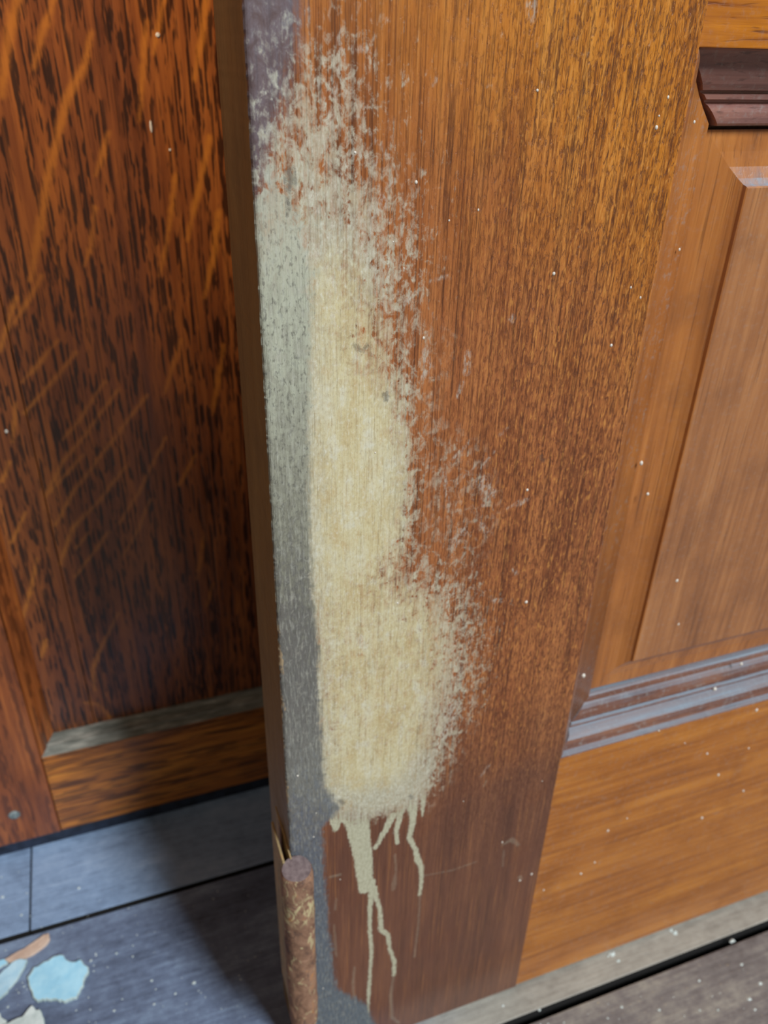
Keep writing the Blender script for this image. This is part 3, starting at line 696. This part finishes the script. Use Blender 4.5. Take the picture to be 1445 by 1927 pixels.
ring_part('panel_moulding', 'moulding', X1, XR0, LT, UT, STICK, mats=dict(mm, top='moulding'))

def raised_panel(name, x0, x1, z0, z1):
    a = 0.106
    prof = [(a - 0.03, 0.112), (a, 0.111), (a, 0.078),  (a + 0.030, 0.0760), (a + 0.052, 0.0725), (a + 0.068, 0.0655), (a + 0.076, 0.0600), (a + 0.0785, 0.0545), (a + 0.081, 0.0535)]
    p = Part(); V = []
    for d, y in prof:
        V += [(x0 + d, 1 + y, z0 + d), (x1 - d, 1 + y, z0 + d), (x1 - d, 1 + y, z1 - d), (x0 + d, 1 + y, z1 - d)]
    Fs = []; Ms = []
    for i in range(len(prof) - 1):
        for k in range(4):
            Fs.append((i * 4 + k, i * 4 + (k + 1) % 4, (i + 1) * 4 + (k + 1) % 4, (i + 1) * 4 + k))
    p.add(V, Fs, 1); n = len(V)
    p.add(V[-4:], [(0, 1, 2, 3)], 0)
    yb = 1 + 0.13; a -= 0.03
    p.add([(x0 + a, yb, z0 + a), (x1 - a, yb, z0 + a), (x1 - a, yb, z1 - a), (x0 + a, yb, z1 - a)], [(0, 3, 2, 1)], 0)
    return p.build(name, ['door_panel', 'panel_bevel'], door, ORG)
raised_panel('raised_panel', X1, XR0, PB, PT)
raised_panel('raised_panel', X1, XR0, LT, UT)

# hinge: free leaf, fixed leaf, barrel
HZ0, HZ1 = -1.925, -1.385
hp = Part(); hp.box(0.1800, 0.1850, 0.985, 1.085, HZ0, HZ1)
hinge = hp.build('hinge', 'leaf', door, ORG, bevel=0.0003)
tag(hinge, 'rusty iron butt hinge with a thick round barrel')
p = Part(); p.box(0.1965, 0.1995, 0.99, 1.12, HZ0, HZ1)
p.build('hinge_leaf', 'leaf', hinge, ORG)
def barrel():
    p = Part(); r = 0.0318; cx, cy = 0.2035, 0.9665; seg = 40; rows = 90
    zs = np.linspace(HZ0 - 0.005, HZ1 - 0.004, rows); V = []
    ph = rng.uniform(0, 6.28, 12)
    for i, z in enumerate(zs):
        t = i / (rows - 1)
        e = min(t, 1 - t) * rows
        sh = 1.0 - 0.10 * max(0, 1 - e / 2.0) ** 2
        seam = min(abs(t - k / 3.0) for k in (1, 2)) * rows
        sh -= 0.012 * max(0, 1 - seam / 1.2)
        for k in range(seg):
            a = 2 * math.pi * k / seg
            w = 0.014 * math.sin(3 * a + 9 * t + ph[0]) + 0.012 * math.sin(5 * a - 23 * t + ph[1]) + 0.012 * math.sin(2 * a + 41 * t + ph[2]) + 0.008 * math.sin(7 * a + 63 * t)
            rr = r * (sh + w * (0.6 if t > 0.97 else 1))
            V.append((cx + rr * math.cos(a), cy + rr * math.sin(a), z))
    Fs = [(i * seg + k, i * seg + (k + 1) % seg, (i + 1) * seg + (k + 1) % seg, (i + 1) * seg + k) for i in range(rows - 1) for k in range(seg)]
    p.add(V, Fs, 0); n = len(V)
    top = V[-seg:]; bot = V[:seg]
    p.add(top, [tuple(range(seg))], 1); p.add(bot, [tuple(range(seg - 1, -1, -1))], 0)
    o = p.build('hinge_barrel', ['rust', 'rust_top'], hinge, ORG)
    for pl in o.data.polygons: pl.use_smooth = len(pl.vertices) == 4
barrel()

# dried paint spatter on the door: far too small to pick apart singly
SPECK = [(783, 343, 7), (1042, 515, 7), (797, 636, 5), (990, 1133, 7), (1187, 541, 4), (1235, 240, 7), (1011, 170, 6), (1257, 183, 5), (1240, 218, 4), (1309, 230, 5), (668, 287, 6), (992, 922, 6), (740, 455, 3), (760, 505, 3), (1150, 650, 6),
         (706, 852, 4), (748, 1135, 4), (622, 1400, 5), (872, 1508, 4), (1020, 1470, 4), (640, 1655, 5), (1332, 1420, 8), (1353, 1460, 8), (1322, 1541, 9), (1145, 1565, 9), (1181, 1542, 6), (1024, 1677, 7),
         (1400, 1490, 7), (1094, 1646, 9), (1120, 1625, 7), (945, 1585, 7), (1241, 1377, 7), (1425, 1338, 10), (1000, 1645, 9), (978, 1657, 8), (1290, 1400, 5), (1410, 1410, 6), (655, 1500, 5), (595, 1530, 5), (608, 1860, 6), (590, 1575, 7), (560, 1460, 9), (1205, 560, 4), (900, 395, 4), (845, 415, 4)]
SPECK_P = [(1388, 538, 7), (1357, 658, 6), (1323, 746, 6), (1207, 872, 8), (1273, 1092, 9), (1276, 1174, 7), (1219, 930, 7), (1098, 1272, 9), (1292, 1338, 9), (1345, 1297, 8), (1395, 1250, 6), (1441, 515, 4), (1279, 470, 5)]
def specks():
    p = Part()
    def dome(x, y, z, r, el, h):
        seg = 8; V = []
        for rr, hh in ((1.0, 0.0), (0.8, 0.6), (0.35, 1.0)):
            for k in range(seg):
                a = 2 * math.pi * k / seg
                V.append((x + r * rr * math.cos(a), y - h * hh, z + r * rr * el * math.sin(a)))
        Fs = [(i * seg + k, i * seg + (k + 1) % seg, (i + 1) * seg + (k + 1) % seg, (i + 1) * seg + k) for i in range(2) for k in range(seg)]
        Fs.append(tuple(2 * seg + k for k in range(seg)))
        p.add(V, Fs)
    for a, b, w in SPECK:
        x, z = on_y(a, b); r = w * (0.42 if b < 1200 else 0.22) * px_scale(a, b); dome(x, 1.0 + (0.003 if x > X1 else 0), z, r, random.uniform(1.0, 1.6), r * 0.6)
    for a, b, w in SPECK_P:
        y = 1.055 if a > 1190 and b < 1230 else 1.04
        x, z = on_y(a, b, y); r = w * 0.4 * px_scale(a, b); dome(x, y + 0.001, z, r, random.uniform(1.0, 1.5), r * 0.8)
    o = p.build('paint_spatter', 'speck', door, ORG, smooth=True); o['kind'] = 'stuff'
specks()

# ------------------------------------------------------------------ paint chips on the floor
def chip(outline, mats, label, thick=0.006, curl=0.012, lift=0.0, rim=None):
    """a curled flake: outline in photograph pixels, carried onto the floor"""
    P = np.array([on_floor(a, b) for a, b in outline]); c = P.mean(0)
    n = len(P); org = np.array([c[0] * S, c[1] * S, 0.0])
    p = Part(); V = []; rings = [1.0, 0.96, 0.8, 0.5, 0.2]
    rad = np.abs(P - c).max()
    def zt(q): 
        d = q - c
        return ZF + lift + thick + curl * ((d[0] * 0.75 + d[1] * 0.6) / rad) ** 2 + 0.0015 * math.sin(60 * q[0] + 45 * q[1])
    for k, s in enumerate(rings):
        for q in P:
            qq = c + (q - c) * s; V.append((qq[0], qq[1], zt(qq) - (0.0012 if k == 0 else 0)))
    for q in P: V.append((q[0], q[1], max(ZF + 0.0004, zt(q) - thick - 0.001)))
    Fs = [(i * n + k, i * n + (k + 1) % n, (i + 1) * n + (k + 1) % n, (i + 1) * n + k) for i in range(len(rings) - 1) for k in range(n)]
    b0 = len(rings) * n
    p.add(V, Fs, 0); p.m[:n] = [1] * n
    p.f.append(tuple((len(rings) - 1) * n + k for k in range(n))); p.m.append(0)
    for k in range(n): p.f.append((b0 + k, b0 + (k + 1) % n, (k + 1) % n, k)); p.m.append(1)
    p.f.append(tuple(b0 + k for k in range(n - 1, -1, -1))); p.m.append(1)
    o = p.build('paint_chip', mats, None, org); o.location = org
    tag(o, label, 'paint chip', 'paint chips on the floor')
    return o
def ragged(pts, k=4, amp=1.6):
    out = []
    for (a, b), (c, d) in zip(pts, pts[1:] + pts[:1]):
        for i in range(k):
            t = i / k; j = 0 if i == 0 else amp
            out.append((a + (c - a) * t + random.uniform(-j, j), b + (d - b) * t + random.uniform(-j, j)))
    return out
chip(ragged([(53, 1844), (64, 1824), (84, 1812), (104, 1803), (121, 1802), (127, 1811), (141, 1815), (155, 1811), (159, 1819), (168, 1825), (167, 1836), (161, 1845), (158, 1858), (151, 1870), (146, 1880), (134, 1885), (121, 1889), (108, 1885), (92, 1886), (80, 1885), (72, 1889), (63, 1880), (58, 1866)], 3),
     ['chip_blue', 'chip_edge'], 'large rounded pale blue paint chip with a broken white rim, lying on the floor', 0.010, 0.010)
chip(ragged([(53, 1811), (50, 1820), (38, 1838), (24, 1857), (10, 1875), (-12, 1896), (-25, 1870), (-6, 1842), (8, 1827), (24, 1815), (40, 1809)], 3, 1.0),
     ['chip_pale', 'chip_edge'], 'long pale blue paint chip with a pointed tip beside the large rounded chip', 0.008, 0.012)
chip(ragged([(93, 1760), (95, 1770), (88, 1780), (72, 1792), (52, 1803), (36, 1810), (20, 1814), (10, 1810), (28, 1798), (48, 1786), (68, 1773), (82, 1764)], 3, 1.2),
     ['chip_tan', 'chip_tan'], 'narrow tan paint sliver lying beside the dark gap between floor boards', 0.008, 0.004)
chip(ragged([(10, 1808), (16, 1815), (2, 1822), (-18, 1832), (-22, 1820), (-4, 1812)], 3, 0.8),
     ['chip_blue', 'chip_edge'], 'small pale blue flake at the end of the tan sliver', 0.007, 0.004)
chip(ragged([(62, 1897), (70, 1906), (77, 1905), (84, 1920), (86, 1945), (60, 1960), (20, 1952), (8, 1935), (24, 1926), (44, 1918)], 3, 1.2),
     ['chip_white', 'chip_edge'], 'folded grey white paint chip with jagged edges beside the large rounded chip', 0.012, 0.016)
chip(ragged([(2, 1910), (4, 1918), (14, 1924), (10, 1936), (-14, 1940), (-20, 1918)], 3, 0.8),
     ['chip_white', 'chip_edge'], 'small dull white paint flake beside the folded grey white chip', 0.010, 0.004)

# dust and crumbs scattered over the boards
def crumbs():
    p = Part()
    def bit(px, py, w):
        x, y = on_floor(px, py); r = w * 0.5 * abs(on_floor(px + 1, py)[0] - on_floor(px - 1, py)[0]) / 2
        a0 = random.uniform(0, 6.28); V = []
        for k in range(5):
            a = a0 + 2 * math.pi * k / 5; q = r * random.uniform(0.7, 1.3)
            V.append((x + q * math.cos(a), y + q * math.sin(a), ZF + 0.0002))
        V.append((x + r * 0.1, y, ZF + r * random.uniform(0.5, 1.0)))
        p.add(V, [(k, (k + 1) % 5, 5) for k in range(5)] + [(4, 3, 2, 1, 0)])
    for px, py, w in [(365, 1849, 8), (171, 1808, 6), (219, 1794, 6), (215, 1902, 5), (285, 1845, 6), (148, 1672, 8), (40, 1722, 6), (45, 1857, 4), (35, 1868, 4), (15, 1895, 5), (180, 1795, 4), (230, 1880, 4), (290, 1890, 5), (250, 1800, 4), (330, 1870, 5), (5, 1688, 6),
                      (1445 - 130, 1845, 6), (1395, 1815, 7), (1410, 1880, 8), (1420, 1900, 6), (1378, 1770, 9), (1375, 1772, 6), (1240, 1900, 7), (1170, 1895, 6), (1430, 1850, 7), (1350, 1900, 5), (1268, 1755, 12), (1262, 1750, 8), (1152, 1795, 12), (1163, 1808, 9), (1144, 1799, 6), (1015, 1900, 6), (946, 1892, 6), (1395, 1688, 6)]:
        bit(px, py, w)
    for _ in range(100):
        bit(random.uniform(-60, 500), random.uniform(1640, 1960), random.uniform(1.5, 3.5))
    for _ in range(45):
        px = random.uniform(1000, 1560); bit(px, random.uniform(1927 - (px - 1000) * 0.36, 1990), random.uniform(1.5, 4))
    org = np.array([0.0, 0.0, 0.0])
    o = p.build('floor_crumbs', 'chip_white', None, org)
    tag(o, 'tiny crumbs of plaster and dust scattered over the floor boards', 'crumbs', kind='stuff')
crumbs()
